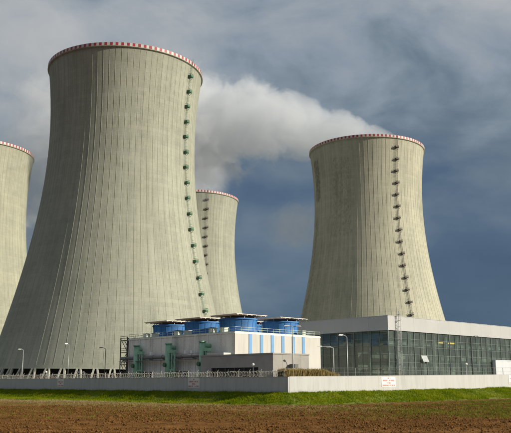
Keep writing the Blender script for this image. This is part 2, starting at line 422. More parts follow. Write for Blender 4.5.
dd, ll, rr = wall_frame(Vv[:, 0], Vv[:, 1]); e = dd-edge_d(ll, rr)
wob = 6*vnoise(Vv[:, 0], Vv[:, 1], 7, 8)
stb = np.clip(1-(e+wob)/np.where(rr > 0, 6, 34), 0, 1)*(e > -2)*np.where(rr > 0, .35, 1.0)
at_ = fme.attributes.new('stubble', 'FLOAT', 'POINT'); at_.data.foreach_set('value', stb.astype(np.float32))
tag(obj('field', fme), 'brown ploughed field in the foreground below the grass bank', 'field', kind='structure')

# grass bank: sheet following the same profile, cut along the wall
def along_left(s): return CORNER + WL*s
def along_right(s): return CORNER + WR*s
stations = [('l', s) for s in np.linspace(LLEN, 0.0, 96)] + [('c', a) for a in np.linspace(0, 1, 14)[1:-1]] + [('r', s) for s in np.linspace(0, RLEN, 62)]
nd = 16; Vb = []
for k, s in stations:
    if k == 'l': o, n, ed = along_left(s), NL, 7.6+.10*s
    elif k == 'r': o, n, ed = along_right(s), NR, 7.6
    else: o, n, ed = CORNER, (NL*(1-s)+NR*s).normalized(), 7.6
    for j in range(nd):
        dj = 0.02 + (ed+0.5+0.5*random.random()*(j == nd-1)-0.02)*(j/(nd-1))
        q = o + n*dj; Vb.append((q.x, q.y, 0))
Vb = np.array(Vb); Vb[:, 2] = ground_z(Vb[:, 0], Vb[:, 1]) + .05*vnoise(Vb[:, 0], Vb[:, 1], 2.0, 6)
jj = np.arange(nd) == nd-1
Vb[np.tile(jj, len(stations)), 2] -= 0.16
i = (np.arange(nd-1)[None, :] + (np.arange(len(stations)-1)*nd)[:, None]).ravel()
gme = arr_mesh('grass_bank', Vb, np.stack([i, i+1, i+nd+1, i+nd], 1), M['turf']); smooth_by_angle(gme, 60)
tag(obj('grass_bank', gme), 'green sloping grass bank at the foot of the white wall', 'bank', kind='structure')

def tufts(name, P, hgt, wid, blades, mat, lean=0.5):
    n = len(P); k = blades
    base = np.repeat(P, k, 0); h = np.repeat(hgt, k)*RNG.uniform(.6, 1.15, n*k); w = np.repeat(wid, k)*RNG.uniform(.7, 1.2, n*k)
    a = RNG.uniform(0, 2*math.pi, n*k); b = RNG.uniform(0, 2*math.pi, n*k); le = RNG.uniform(0, lean, n*k)*h
    base = base + np.stack([RNG.normal(0, .35, n*k)*np.repeat(hgt, k), RNG.normal(0, .35, n*k)*np.repeat(hgt, k), np.zeros(n*k)], 1)
    sx, sy = np.cos(a)*w/2, np.sin(a)*w/2
    A = base + np.stack([-sx, -sy, -0.03*np.ones(n*k)], 1); B = base + np.stack([sx, sy, -0.03*np.ones(n*k)], 1)
    C = base + np.stack([np.cos(b)*le, np.sin(b)*le, h], 1)
    Vt = np.stack([A, B, C], 1).reshape(-1, 3); Ft = np.arange(n*k*3).reshape(-1, 3)
    return obj(name, arr_mesh(name, Vt, Ft, mat))
def pts_near(n, y0, y1, half=0.45):
    y = np.sqrt(RNG.uniform(y0*y0, y1*y1, n)); x = RNG.uniform(-half, half, n)*y; return x, y
x, y = pts_near(560000, 118, 262)
d, l, r = wall_frame(x, y); e = edge_d(l, r) + 1.8*vnoise(x, y, 2.5, 9) + 1.6*vnoise(x, y, .8, 19)
k = (d > 0.08) & (d < e) & (l < LLEN) & (r < RLEN)
x, y, d = x[k][:80000], y[k][:80000], d[k][:80000]
hh = RNG.uniform(.12, .36, len(x))*(1+1.3*vnoise(x, y, 2.2, 12))
g = tufts('bank_grass', np.stack([x, y, ground_z(x, y)], 1), hh, np.full(len(x), .11), 4, M['grass'], .8)
tag(g, 'short bright green grass covering the bank below the wall', 'grass', kind='stuff')

# clods, young crop, stubble
x, y = pts_near(240000, 52, 140, .45)
d, l, r = wall_frame(x, y); e = d-edge_d(l, r)
k = (e > -.3); x, y = x[k], y[k]
keep = RNG.random(len(x)) < np.clip(.55+1.1*vnoise(x, y, 5, 21), .12, 1); x, y = x[keep][:118000], y[keep][:118000]
n = len(x); oc = np.array([(1,0,0),(0,1,0),(-1,0,0),(0,-1,0),(0,0,1),(0,0,-.6)], float)
of = np.array([(0,1,4),(1,2,4),(2,3,4),(3,0,4),(1,0,5),(2,1,5),(3,2,5),(0,3,5)])
sz = np.exp(RNG.normal(math.log(.048), .55, n)).clip(.02, .17)
Vc = oc[None]*sz[:, None, None]*RNG.uniform(.55, 1.35, (n, 6, 3)); a = RNG.uniform(0, 6.28, n); ca, sa = np.cos(a), np.sin(a)
Vc = np.stack([Vc[..., 0]*ca[:, None]-Vc[..., 1]*sa[:, None], Vc[..., 0]*sa[:, None]+Vc[..., 1]*ca[:, None], Vc[..., 2]*.75], 2)
Vc += np.stack([x, y, fz(x, y)+sz*.25], 1)[:, None, :]
tag(obj('soil_clods', arr_mesh('soil_clods', Vc.reshape(-1, 3), (of[None]+np.arange(n)[:, None, None]*6).reshape(-1, 3), M['clod'])),
    'crumbly brown clods strewn over the ploughed field', 'soil', kind='stuff')
x, y = pts_near(112000, 86, 160, .45); d, l, r = wall_frame(x, y); e = d-edge_d(l, r)
den_ = np.clip((x-8+26*vnoise(x, y, 12, 31))/30, 0, 1)*np.clip((y-88)/1.5, 0, 1)*np.clip((e-7)/6, 0, 1)*np.clip(.62+1.5*vnoise(x, y, 3.2, 33), 0, 1)
den_ = np.maximum(den_, .06*(e > 2)*(y > 89))
k = RNG.random(len(x)) < den_; x, y = x[k][:30000], y[k][:30000]
g = tufts('young_crop', np.stack([x, y, fz(x, y)], 1), RNG.uniform(.10, .26, len(x)), np.full(len(x), .09), 4, M['sprout'], 1.2)
tag(g, 'patchy band of young green crop sprouting on the right of the field', 'crop', kind='stuff')
x, y = pts_near(112000, 95, 235, .45); d, l, r = wall_frame(x, y); e = d-edge_d(l, r)
den_ = np.where(r > 0, .25*(e > -.5)*(e < 7), np.clip(1-(e+8*vnoise(x, y, 6, 41))/30, 0, 1)*(e > -.8))*np.clip(.6+1.2*vnoise(x, y, 3, 43), 0, 1)
k = RNG.random(len(x)) < den_*.8; x, y = x[k][:25000], y[k][:25000]
g = tufts('straw_stubble', np.stack([x, y, fz(x, y)], 1), RNG.uniform(.10, .28, len(x)), np.full(len(x), .06), 3, M['straw'], .9)
tag(g, 'pale dry stubble along the edge of field and grass', 'stubble', kind='stuff')

# site ground behind the wall
q = MB(); pl = [CORNER + WL*LLEN*12, CORNER + WL*LLEN, CORNER + (NL+NR)*(-.15), CORNER + WR*RLEN, CORNER + WR*RLEN*20]
far = [Vector((4200, 5200)), Vector((-4200, 5200))]
poly = [CORNER - (NL+NR)*.3] + [CORNER + WR*RLEN - NR*.25, CORNER + WR*2600 - NR*.25, Vector((2300, 6000)), Vector((-2300, 6000)), CORNER + WL*2600 - NL*.25, CORNER + WL*LLEN - NL*.25]
q.add([(a.x, a.y, 0.0) for a in poly], [tuple(range(len(poly)))])
so = q.build('site_ground', M['site']); so.location.z = SITE_Z - 0.5
tag(so, 'gravel yard of the power plant behind the wall', 'ground', kind='structure')

# ------------------------------------------------------------------ perimeter walls
def wall_run(name, o, d, n, length, rise, label, s0):
    t = thing(name, label, 'wall', (o.x, o.y, 0))
    m = MB(); th = .30; segs = max(1, int(length/20))
    def P(s, off, z): q = d*s - n*off; return (q.x, q.y, z)
    for i in range(segs):
        a, b = s0+(length-s0)*i/segs, s0+(length-s0)*(i+1)/segs
        za, zb = rise*min(a, 90), rise*min(b, 90)
        vs = [P(a, 0, -.7+za), P(b, 0, -.7+zb), P(b, th, -.7+zb), P(a, th, -.7+za), P(a, 0, 2.84+za), P(b, 0, 2.84+zb), P(b, th, 2.84+zb), P(a, th, 2.84+za)]
        fs = [(0,1,5,4), (2,3,7,6), (4,5,6,7)]
        if i == 0: fs.append((3,0,4,7))
        if i == segs-1: fs.append((1,2,6,5))
        m.add(vs, fs)
    m.build('wall_face', M['wall'], t)
    k_ = 6.0
    while k_ < length-1:
        zz0 = rise*min(k_, 90); jm = MB(); a_ = k_-.012; b_ = k_+.012
        jm.add([P(a_, -.004, -.6+zz0), P(b_, -.004, -.6+zz0), P(b_, -.004, 2.84+zz0), P(a_, -.004, 2.84+zz0)], [(0, 1, 2, 3)])
        jm.build('joint_seal', M['low_grey'], t); k_ += 6.0
    c = MB()
    for i in range(segs):
        a, b = s0+(length-s0)*i/segs, s0+(length-s0)*(i+1)/segs
        za, zb = 2.843+rise*min(a, 90), 2.843+rise*min(b, 90); h = .07
        c.add([P(a, -.035, za), P(b, -.035, zb), P(b, th+.035, zb), P(a, th+.035, za), P(a, -.035, za+h), P(b, -.035, zb+h), P(b, th+.035, zb+h), P(a, th+.035, za+h)],
              [(0,1,5,4), (2,3,7,6), (4,5,6,7), (0,3,2,1)])
    c.build('coping', M['wall'], t)
    return t
wall_run('perimeter_wall', CORNER, WL, NL, LLEN, 0, 'long shaded grey stretch of wall left of the corner, topped by wire coils', 0.0)
wall_run('perimeter_wall', CORNER, WR, NR, RLEN, WR_RISE, 'long sunlit cream white stretch of wall right of the corner', 0.304)

# razor wire along the left wall
rw = thing('razor_wire', 'pale coil of razor wire running along the top of the shaded wall', 'razor wire', (CORNER.x, CORNER.y, 0))
pts = []; rad_ = .50; z0 = 2.913
turns = int(LLEN/.85); seg = 10
Vw = []; Fw = []
for kk in range(2):
    for i in range(turns*seg+1):
        w = 2*math.pi*i/seg + kk*1.7; s = .6 + i/seg*.85*(1-1.2/LLEN)
        rr_ = rad_*(1+.10*math.sin(s*.9+kk))
        off = .15 + rr_*math.cos(w); c = WL*s - NL*off
        Vw.append((c.x, c.y, z0 + rad_*1.08 + rr_*math.sin(w) + .04*math.sin(s*1.7)))
Vw = np.array(Vw); N1 = turns*seg+1
def tube_arrays(P, r):
    T = np.gradient(P, axis=0); T /= np.linalg.norm(T, axis=1)[:, None]
    a = np.cross(T, [0.13, .2, 1.0]); a /= np.linalg.norm(a, axis=1)[:, None]; b = np.cross(T, a)
    ring = np.stack([P + r*(a*math.cos(w)+b*math.sin(w)) for w in (0, 2.094, 4.189)], 1)
    n = len(P); i = np.arange(n-1)*3; F = []
    for q_ in range(3): F.append(np.stack([i+q_, i+(q_+1) % 3, i+3+(q_+1) % 3, i+3+q_], 1))
    return ring.reshape(-1, 3), np.concatenate(F)
for kk in range(2):
    Va, Fa = tube_arrays(Vw[kk*N1:(kk+1)*N1], .025)
    obj('coil', arr_mesh('coil', Va, Fa, M['wire']), rw)
pm = MB().box(-.04, .04, -.04, .04, 0, 1.15).tube((0, 0, 1.12), (0, -.25, 1.45), .03, 6).mesh('post', M['galv'])
for i in range(int(LLEN/3.2)):
    c = WL*(1.0+i*3.2) - NL*.15; obj('post', pm, rw, (c.x, c.y, z0), (0, 0, math.atan2(WL.y, WL.x)))
for zz_ in (.35, 1.0):
    a, b = WL*.8 - NL*.10, WL*(LLEN-.5) - NL*.10
    MB().tube((a.x, a.y, z0+zz_), (b.x, b.y, z0+zz_), .022, 5).build('strand', M['wire'], rw)

# wire mesh fence behind the right wall
fo = CORNER - NR*4.5 + WR*2
ff = thing('mesh_fence', 'thin wire fence on posts standing behind the sunlit wall', 'fence', (fo.x, fo.y, SITE_Z-.5))
fp = MB().box(-.04, .04, -.04, .04, 0, 4.35).mesh('post', M['fence'])
NF = 36
for i in range(NF+1):
    c = WR*(i*3.1); obj('post', fp, ff, (c.x, c.y, WR_RISE*i*3.1), (0, 0, math.atan2(WR.y, WR.x)))
e_ = WR*(NF*3.1)
for zz_ in (3.4, 4.32):
    MB().tube((0, 0, zz_), (e_.x, e_.y, zz_+WR_RISE*NF*3.1), .012 if zz_ < 4.3 else .022, 5).build('strand', M['fence'], ff)
mw = MB()
for i in range(NF*6):
    c = WR*(i*3.1/6+.05); mw.tube((c.x, c.y, .3+WR_RISE*i*.517), (c.x, c.y, 4.3+WR_RISE*i*.517), .007, 3, cap=False)
mo = mw.build('mesh_wire', M['fence'], ff); mo['kind'] = 'stuff'

# tall dry reeds behind the corner
n = 9500; s = RNG.uniform(.2, 13.2, n); off = RNG.uniform(.8, 3.6, n)
bx = CORNER.x + WR.x*s - NR.x*off - WL.x*0; by = CORNER.y + WR.y*s - NR.y*off
prof = np.clip((13.6-s)/4.0, .25, 1)*np.clip((s+1.4)/2.0, .4, 1)
top = 4.1*(0.86+.14*prof) + .5*vnoise(bx, by, 1.3, 51) - .55*(1-prof)
hh = np.clip(top + RNG.normal(0, .13, n), 2.6, 4.6)
a = RNG.uniform(0, 6.28, n); lean = RNG.uniform(0, .45, n); b = RNG.uniform(0, 6.28, n); w = .028
A = np.stack([bx-np.cos(a)*w, by-np.sin(a)*w, np.full(n, .15)], 1); B = np.stack([bx+np.cos(a)*w, by+np.sin(a)*w, np.full(n, .15)], 1)
Cm = np.stack([bx+np.cos(b)*lean*.4, by+np.sin(b)*lean*.4, hh*.72], 1); wv = np.stack([np.cos(a)*w*1.5, np.sin(a)*w*1.5, 0*a], 1)
T_ = np.stack([bx+np.cos(b)*lean*1.1, by+np.sin(b)*lean*1.1, hh], 1)
Vr = np.stack([A, B, Cm+wv, Cm-wv, T_+wv*.6, T_-wv*.6], 1).reshape(-1, 3); i6 = np.arange(n)*6
Fr = np.concatenate([np.stack([i6, i6+1, i6+2, i6+3], 1), np.stack([i6+3, i6+2, i6+4, i6+5], 1)])
tag(obj('dry_reeds', arr_mesh('dry_reeds', Vr, Fr, M['reed'])), 'clump of tall dry golden reeds behind the wall corner', 'reeds', kind='stuff')

# ------------------------------------------------------------------ cooling towers
H = 125.0; ZB = 5.75
def rad(z, rt=28.83, zt=.768, a=46.63, b=31.0):
    d = z/H - zt
    c2 = ((a/rt)**2-1)/zt**2 if d < 0 else ((b/rt)**2-1)/(1-zt)**2
    return rt*math.sqrt(1+c2*d*d)
NZ, NA = 52, 168
zl = [ZB + (H-.9-ZB)*i/NZ for i in range(NZ+1)]
prof = [(rad(z), z) for z in zl]
prof += [(rad(H)-.45, H-.9)] + [(rad(z)-.45-.5*(1-(z-ZB)/(H-ZB)), z) for z in reversed(zl[:-1:4])] + [(rad(ZB), ZB)]
NRIB = 84
def rib_mesh():
    m = MB(); k = 30; w0, d0 = .11, .05
    for i in range(k+1):
        z = ZB+.05 + (H-1.6-ZB)*i/k; r = rad(z)
        m.v += [(r-.06, -w0, z), (r+d0, -w0*.55, z), (r+d0, w0*.55, z), (r-.06, w0, z)]
    for i in range(k):
        o = i*4; m.f += [(o, o+1, o+5, o+4), (o+1, o+2, o+6, o+5), (o+2, o+3, o+7, o+6)]
    m.f += [(3, 2, 1, 0), (k*4, k*4+1, k*4+2, k*4+3)]
    return m
NPAN = 188; RP = rad(H)+.35
pw = 2*math.pi*RP/NPAN
pan_mb = lambda: MB().box(-.06, .06, -pw*.492, pw*.492, 0, 1.25)
PAN = {True: pan_mb().mesh('rim_panel', M['red']), False: pan_mb().mesh('rim_panel', M['white_paint'])}
NCOL = 52
def col_mesh(sgn):
    m = MB(); rb, rt_ = rad(0)+.6, rad(ZB)-.35; b0, t0 = 1.65*sgn, .48*sgn; w = .36
    vs = []
    for (r, y, z) in ((rb, b0, 0), (rt_, t0, ZB+.25)):
        vs += [(r-w, y-w*.8, z), (r+w, y-w*.8, z), (r+w, y+w*.8, z), (r-w, y+w*.8, z)]
    m.add(vs, [(0,3,2,1),(4,5,6,7),(0,1,5,4),(1,2,6,5),(2,3,7,6),(3,0,4,7)])
    return m.mesh('support_column', M['column'])
COLM = [col_mesh(1), col_mesh(-1)]
SHELL_MB = MB().lathe(prof, NA); RIB_MB = rib_mesh()
def tower(label, loc, mat, steel, lad_az, tilt=0.0):
    t = thing('cooling_tower', label, 'cooling tower', (loc[0], loc[1], SITE_Z), 0, 'hyperbolic cooling towers of the plant')
    t.rotation_euler = (0, tilt, 0)
    sm = SHELL_MB.mesh('shell', mat); smooth_by_angle(sm, 40); obj('shell', sm, t)
    rm = RIB_MB.mesh('rib', mat)
    for i in range(NRIB): obj('rib', rm, t, None, (0, 0, 2*math.pi*(i+.5)/NRIB))
    lb = MB().lathe([(rad(ZB)+.22, ZB-.25), (rad(ZB+1.3)+.22, ZB+1.0), (rad(ZB+1.3)-.2, ZB+1.0), (rad(ZB)-1.1, ZB-.25), (rad(ZB)+.22, ZB-.25)], 104).mesh('ring_beam', mat)
    smooth_by_angle(lb, 35); obj('ring_beam', lb, t)
    wk = MB().lathe([(rad(H)-.1, H-1.15), (RP+.1, H-.86), (RP+.1, H-.62), (rad(H)-.45, H-.62), (rad(H)-.1, H-1.15)], NPAN).mesh('rim_walkway', mat); smooth_by_angle(wk, 35); obj('rim_walkway', wk, t)
    for i in range(NPAN):
        w = 2*math.pi*(i+.5)/NPAN
        obj('rim_panel', PAN[i % 2 == 0], t, (RP*math.cos(w), RP*math.sin(w), H-.62), (0, 0, w))
    for i in range(NCOL):
        for k in (0, 1): obj('support_column', COLM[k], t, None, (0, 0, 2*math.pi*(i+.5)/NCOL))
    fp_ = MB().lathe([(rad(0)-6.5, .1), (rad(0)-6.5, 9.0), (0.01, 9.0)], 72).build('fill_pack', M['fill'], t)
    MB().lathe([(rad(0)+3.2, -.6), (rad(0)+3.2, 1.0), (rad(0)+2.8, 1.0), (rad(0)+2.8, -.3), (0.01, -.3)], 72).build('basin', M['column'], t)
    # ladder with rest platforms
    az = R(lad_az); ca, sa = math.cos(az), math.sin(az)
    def P(r, s, z): return (r*ca - s*sa, r*sa + s*ca, z)
    m = MB(); zs = [ZB+1.5 + (H+1.6-ZB-1.5)*i/26 for i in range(27)]
    for sgn in (-1, 1):
        m.path([P(rad(min(z, H))+.42+(.45 if z > H-.7 else 0), sgn*.30, z) for z in zs], .05, 5)
    ld = m.build('ladder', steel, t)
    rg = MB(); z = ZB+1.6
    while z < H: rg.tube(P(rad(z)+.42, -.30, z), P(rad(z)+.42, .30, z), .028, 4, cap=False); z += .6
    rg.build('rungs', steel, ld)['kind'] = 'stuff'
    cg = MB()
    z = ZB+3
    while z < H:
        pr = [P(rad(z)+.42+.75*math.sin(w), .42*math.cos(w)*-1, z) for w in np.linspace(0, math.pi, 6)]
        cg.path(pr, .026, 3); z += 1.55
    cg.build('safety_cage', steel, ld)['kind'] = 'stuff'
    k = 0
    while 119.3-6.16*k > ZB+2:
        z = 119.3-6.16*k; r = rad(z); sd_ = 1 if k % 2 else -1
        s0, s1 = (-.75, 1.15) if sd_ > 0 else (-1.15, .75)
        p = MB()
        vs = [P(r-.05, s0, z-.1), P(r+1.35, s0, z-.1), P(r+1.35, s1, z-.1), P(r-.05, s1, z-.1)]; vs += [(a, b, c+.16) for a, b, c in vs]
        p.add(vs, [(0,3,2,1),(4,5,6,7),(0,1,5,4),(1,2,6,5),(2,3,7,6),(3,0,4,7)])
        po = p.build('rest_platform', steel, t)
        g = MB()
        for zz_ in (.55, 1.1): g.path([P(r+.05, s0+.04, z+zz_), P(r+1.3, s0+.04, z+zz_), P(r+1.3, s1-.04, z+zz_), P(r+.05, s1-.04, z+zz_)], .05, 4)
        for ss in (s0+.04, (s0+s1)/2, s1-.04): g.tube(P(r+1.3, ss, z), P(r+1.3, ss, z+1.1), .05, 4)
        for ss in (s0+.06, s1-.06): g.tube(P(r+1.25, ss, z-.1), P(r+.0, ss, z-1.1), .06, 4)
        for (A_, B_) in ((P(r+.05, s0+.02, z), P(r+1.33, s0+.02, z)), (P(r+1.33, s0+.02, z), P(r+1.33, s1-.02, z)), (P(r+1.33, s1-.02, z), P(r+.05, s1-.02, z))):
            A_, B_ = Vector(A_), Vector(B_); n_ = (B_-A_).cross(Vector((0, 0, 1))).normalized()*.02; up = Vector((0, 0, .62))
            g.add([A_-n_, B_-n_, B_+n_, A_+n_, A_-n_+up, B_-n_+up, B_+n_+up, A_+n_+up], [(0,3,2,1),(4,5,6,7),(0,1,5,4),(1,2,6,5),(2,3,7,6),(3,0,4,7)])
        g.build('guard_rail', steel, po)
        k += 1
    return t
T1P, T2P, T3P, T4P = (-54.55, 300.7), (61.05, 410.0), (-43.3, 526.2), (-155.46, 414.0)
tower('largest and nearest concrete cooling tower with green ladder platforms, left of centre', T1P, M['tower_a'], M['dark_green_steel'], -25.5, .01)
tower('concrete cooling tower behind the glass hall with dark patch marks on its left side', T2P, M['tower_b'], M['rust_steel'], -68)
tower('smallest looking cooling tower half hidden behind the nearest tower, above the blue fans', T3P, M['tower_c'], M['rust_steel'], -68)
tower('cooling tower cut off by the left edge of the picture', T4P, M['tower_d'], M['rust_steel'], -110)

# small lightning rods and rail lights on the nearest tower's rim
# ------------------------------------------------------------------ fan cooling block
K = Vector((-4.85, 185.0)); KZ = 13.6
RU = math.atan2(V.y, V.x)                                       # local x = V (right), local y = U (back left)
LB, RB = 43.9, 30.0
fb = thing('fan_cooling_block', 'long concrete block with blue striped end wall under blue fan stacks', 'industrial building', (K.x, K.y, 0), RU)
z0 = .15
MB().box(0, RB, 0, LB, z0, KZ-.35).build('concrete_body', M['cell_concrete'], fb)
MB().box(-.15, RB+.1, -.1, LB+.15, KZ-.347, KZ).build('roof_edge', M['cell_concrete'], fb)
# end wall facing the sun: white cladding sheets and blue strips
xs_ = [.0]; strips = [4.85+3.72*i for i in range(6)]
prev = .9
MB().box(-.12, .9, -.14, -.003, z0, KZ-.35).build('corner_strip', M['cell_white'], fb)
for c in strips + [None]:
    x1 = (c-.48) if c is not None else RB
    MB().box(prev+.03, x1-.03, -.10, -.003, z0, KZ-.35).build('white_panel', M['cell_white'], fb)
    if c is not None:
        MB().box(c-.48, c+.48, -.22, -.003, z0, KZ-.35).build('blue_strip', M['blue_stripe'], fb); prev = c+.48
# shallow buttresses and joints on the long shaded side
for i in range(10):
    yy = 0.4 + i*(LB-.8)/9
    MB().box(-.16, -.003, yy-.22, yy+.22, z0, KZ-.36).build('buttress', M['cell_concrete'], fb)
for i in range(3):
    yy = 7.3+14.6*i
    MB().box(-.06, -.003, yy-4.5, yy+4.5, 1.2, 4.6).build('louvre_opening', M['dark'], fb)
    for j in range(6): MB().box(-.22, -.065, yy-4.5, yy+4.5, 1.35+j*.55, 1.47+j*.55).build('louvre_slat', M['cell_concrete'], fb)
# roof railing
def railing(parent, pts, z, h=1.1, step=1.6, r=.05, mat='pale_rail'):
    m = MB()
    for a, b in zip(pts, pts[1:]):
        a, b = Vector(a), Vector(b); L_ = (b-a).length; n = max(1, round(L_/step))
        for i in range(n+1):
            q = a+(b-a)*i/n; m.tube((q.x, q.y, z), (q.x, q.y, z+h), r, 5)
        for hh_ in (h, h*.55): m.tube((a.x, a.y, z+hh_), (b.x, b.y, z+hh_), r*.9, 5)
        m.add([(a.x, a.y, z+.02), (b.x, b.y, z+.02), (b.x, b.y, z+.17), (a.x, a.y, z+.17)], [(0, 1, 2, 3)])
    return m.build('roof_railing', M[mat], parent)
railing(fb, [(0, LB), (0, 0), (RB, 0), (RB, LB), (0, LB)], KZ, 1.2, 2.2, .045)
# fan stacks, each with a square cover slab on posts
def fan_stack(ix, iy):
    cx, cy_ = 7.4+15.0*ix, 7.3+14.6*iy
    p = K + V*cx + U*cy_
    words = {(0, 0): 'blue fan stack at the front corner of the block, largest of the six', (0, 1): 'middle blue fan stack of the row above the shaded concrete side',
             (0, 2): 'leftmost blue fan stack of the row above the shaded concrete side', (1, 0): 'rightmost blue fan stack, above the blue striped end wall',
             (1, 1): 'blue fan stack in the rear row, behind the front corner stack', (1, 2): 'blue fan stack at the far end of the rear row'}
    t = thing('fan_stack', words[(ix, iy)], 'fan stack', (p.x, p.y, KZ), RU, 'blue fan stacks on the cooling block')
    b = MB().lathe([(4.95, .02), (4.75, .5), (4.55, 1.5), (4.6, 2.7), (4.8, 3.6), (4.8, 3.8), (4.68, 3.8), (4.45, 2.6), (4.4, 1.4), (4.6, .3), (4.6, .02)], 64).mesh('barrel', M['blue_stack'])
    smooth_by_angle(b, 40); bo = obj('barrel', b, t)
    for zz_ in (.55, 3.5):
        MB().lathe([(4.62+.12, zz_-.07), (4.98, zz_-.07), (4.98, zz_+.07), (4.62, zz_+.07)], 64).build('stiffener_ring', M['blue_stack'], bo)
    sm_ = MB()
    for (r_, z_) in ((4.78, .5), (4.59, 1.5), (4.64, 2.7), (4.82, 3.55)): sm_.v += [(r_-.06, -.05, z_), (r_+.03, -.05, z_), (r_+.03, .05, z_), (r_-.06, .05, z_)]
    for q_ in range(3):
        o_ = q_*4; sm_.f += [(o_, o_+1, o_+5, o_+4), (o_+1, o_+2, o_+6, o_+5), (o_+2, o_+3, o_+7, o_+6)]
    sm_ = sm_.mesh('seam', M['blue_stack'])
    for k in range(18): obj('seam', sm_, bo, None, (0, 0, 2*math.pi*k/18))
    for k in range(6):
        w = 2*math.pi*k/6
        MB().box(.5, 4.3, -.35, .35, 2.0, 2.08).build('fan_blade', M['galv'], t).rotation_euler = (R(12), 0, w)
    MB().tube((0, 0, .1), (0, 0, 2.6), .55, 16).build('fan_hub', M['grey_pipe'], t)
    for (mx_, my_) in ((-6.1, -1.5), (-6.1, 2.6)) if ix == 0 else ((1.5, -6.2),):
        mh = MB().box(mx_-.6, mx_+.6, my_-.9, my_+.9, .02, 1.25).build('motor_housing', M['pale_rail'], t)
        MB().box(mx_-.7, mx_+.7, my_-1.0, my_+1.0, 1.253, 1.36).build('housing_lid', M['galv'], mh)
    h_ = 5.15
    MB().box(-h_, h_, -h_, h_, 4.52, 4.66).build('cover_slab', M['slab'], t)
    sl = t.children[-1]
    for k in range(7): 
        c = -h_+.5+k*(2*h_-1)/6; MB().box(c-.09, c+.09, -h_+.1, h_-.1, 4.32, 4.517).build('joist', M['slab'], sl)
    for k in range(8):
        w = math.pi/4*(k+.5); MB().box(-.07, .07, -.07, .07, 3.3, 4.315).build('cover_post', M['galv'], t).location = (4.55*math.cos(w), 4.55*math.sin(w), 0)
for ix in (0, 1):
    for iy in (0, 1, 2): fan_stack(ix, iy)

# green riser frames along the shaded side
FRAME_WORDS = ['green riser pipe frame nearest the low grey building', 'green riser pipe frame standing in the middle of the three', 'green riser pipe frame at the far left end of the concrete block']
for i, s in enumerate((9.2, 23.3, 38.0)):
    p = K + U*s - V*2.6
    t = thing('riser_frame', FRAME_WORDS[i], 'pipe frame', (p.x, p.y, .2), RU, 'green riser frames along the cooling block')
    MB().tube((0, 0, 0), (0, 0, 11.2), .78, 14).build('riser_pipe', M['green_steel'], t, True)
    MB().tube((0, -.1, 10.4), (2.55, -.1, 10.4), .55, 12).build('top_branch', M['green_steel'], t, True)
    MB().tube((0, 0, 11.2), (0, 0, 11.5), .95, 14).build('flange', M['green_steel'], t)
    MB().tube((.0, -2.7, 0), (.0, -2.7, 9.0), .26, 8).build('side_post', M['green_steel'], t)
    MB().tube((.0, -1.5, 0), (.0, -1.5, 9.9), .22, 8).build('side_post', M['green_steel'], t)
    MB().box(-.3, .3, -3.1, .2, 9.0, 9.75).build('cross_beam', M['green_steel'], t)
    MB().box(-.2, .2, -2.9, .2, 4.6, 4.95).build('cross_beam', M['green_steel'], t)
    MB().tube((0, -2.7, .3), (0, -.3, 4.6), .14, 6).tube((0, -.3, .3), (0, -2.7, 4.6), .14, 6).build('brace', M['dark_green_steel'], t)
    MB().tube((0, -2.7, 5.0), (0, -.5, 8.9), .12, 6).build('brace', M['dark_green_steel'], t)
    MB().box(-1.1, 1.1, -3.4, 1.4, 0, 1.0).build('valve_pit', M['dark_green_steel'], t)
    MB().tube((-.95, 0, 6.0), (-1.35, 0, 6.0), .55, 14).build('hand_wheel', M['dark_green_steel'], t)
    MB().box(-.9, .9, -4.0, 1.6, 1.9, 2.0).build('service_platform', M['dark_green_steel'], t)
    rl = MB()
    for yy in np.linspace(-4.0, 1.6, 6): rl.tube((-.88, yy, 2.0), (-.88, yy, 3.1), .06, 4)
    rl.tube((-.88, -4, 3.1), (-.88, 1.6, 3.1), .06, 4).tube((-.88, -4, 2.55), (-.88, 1.6, 2.55), .05, 4)
    rl.build('platform_railing', M['dark_green_steel'], t)
# horizontal header pipe on brackets
p = K - V*1.25
hp = thing('header_pipe', 'long grey horizontal pipe running along the shaded concrete side', 'pipe', (p.x, p.y, 0), RU)
MB().tube((0, 4.2, 8.3), (0, 45.6, 8.3), .42, 14).build('pipe', M['grey_pipe'], hp, True)
for yy in np.arange(6, 45, 4.1): MB().tube((0, yy-.07, 8.3), (0, yy+.07, 8.3), .52, 14).build('pipe_flange', M['grey_pipe'], hp)
for yy in np.arange(8, 45, 6.1): MB().box(-.15, 1.1, yy-.12, yy+.12, 7.6, 7.86).build('bracket', M['galv'], hp)
MB().box(-.9, 1.1, 4.5, 45.5, 7.42, 7.5).build('pipe_gantry', M['grey_pipe'], hp)
for (yy, zz_) in ((14.5, 8.9), (17.0, 8.9), (31.5, 8.9)):
    MB().box(-.35, .25, yy-.3, yy+.3, zz_, zz_+.8).build('valve_actuator', M['lamp_head'], hp)
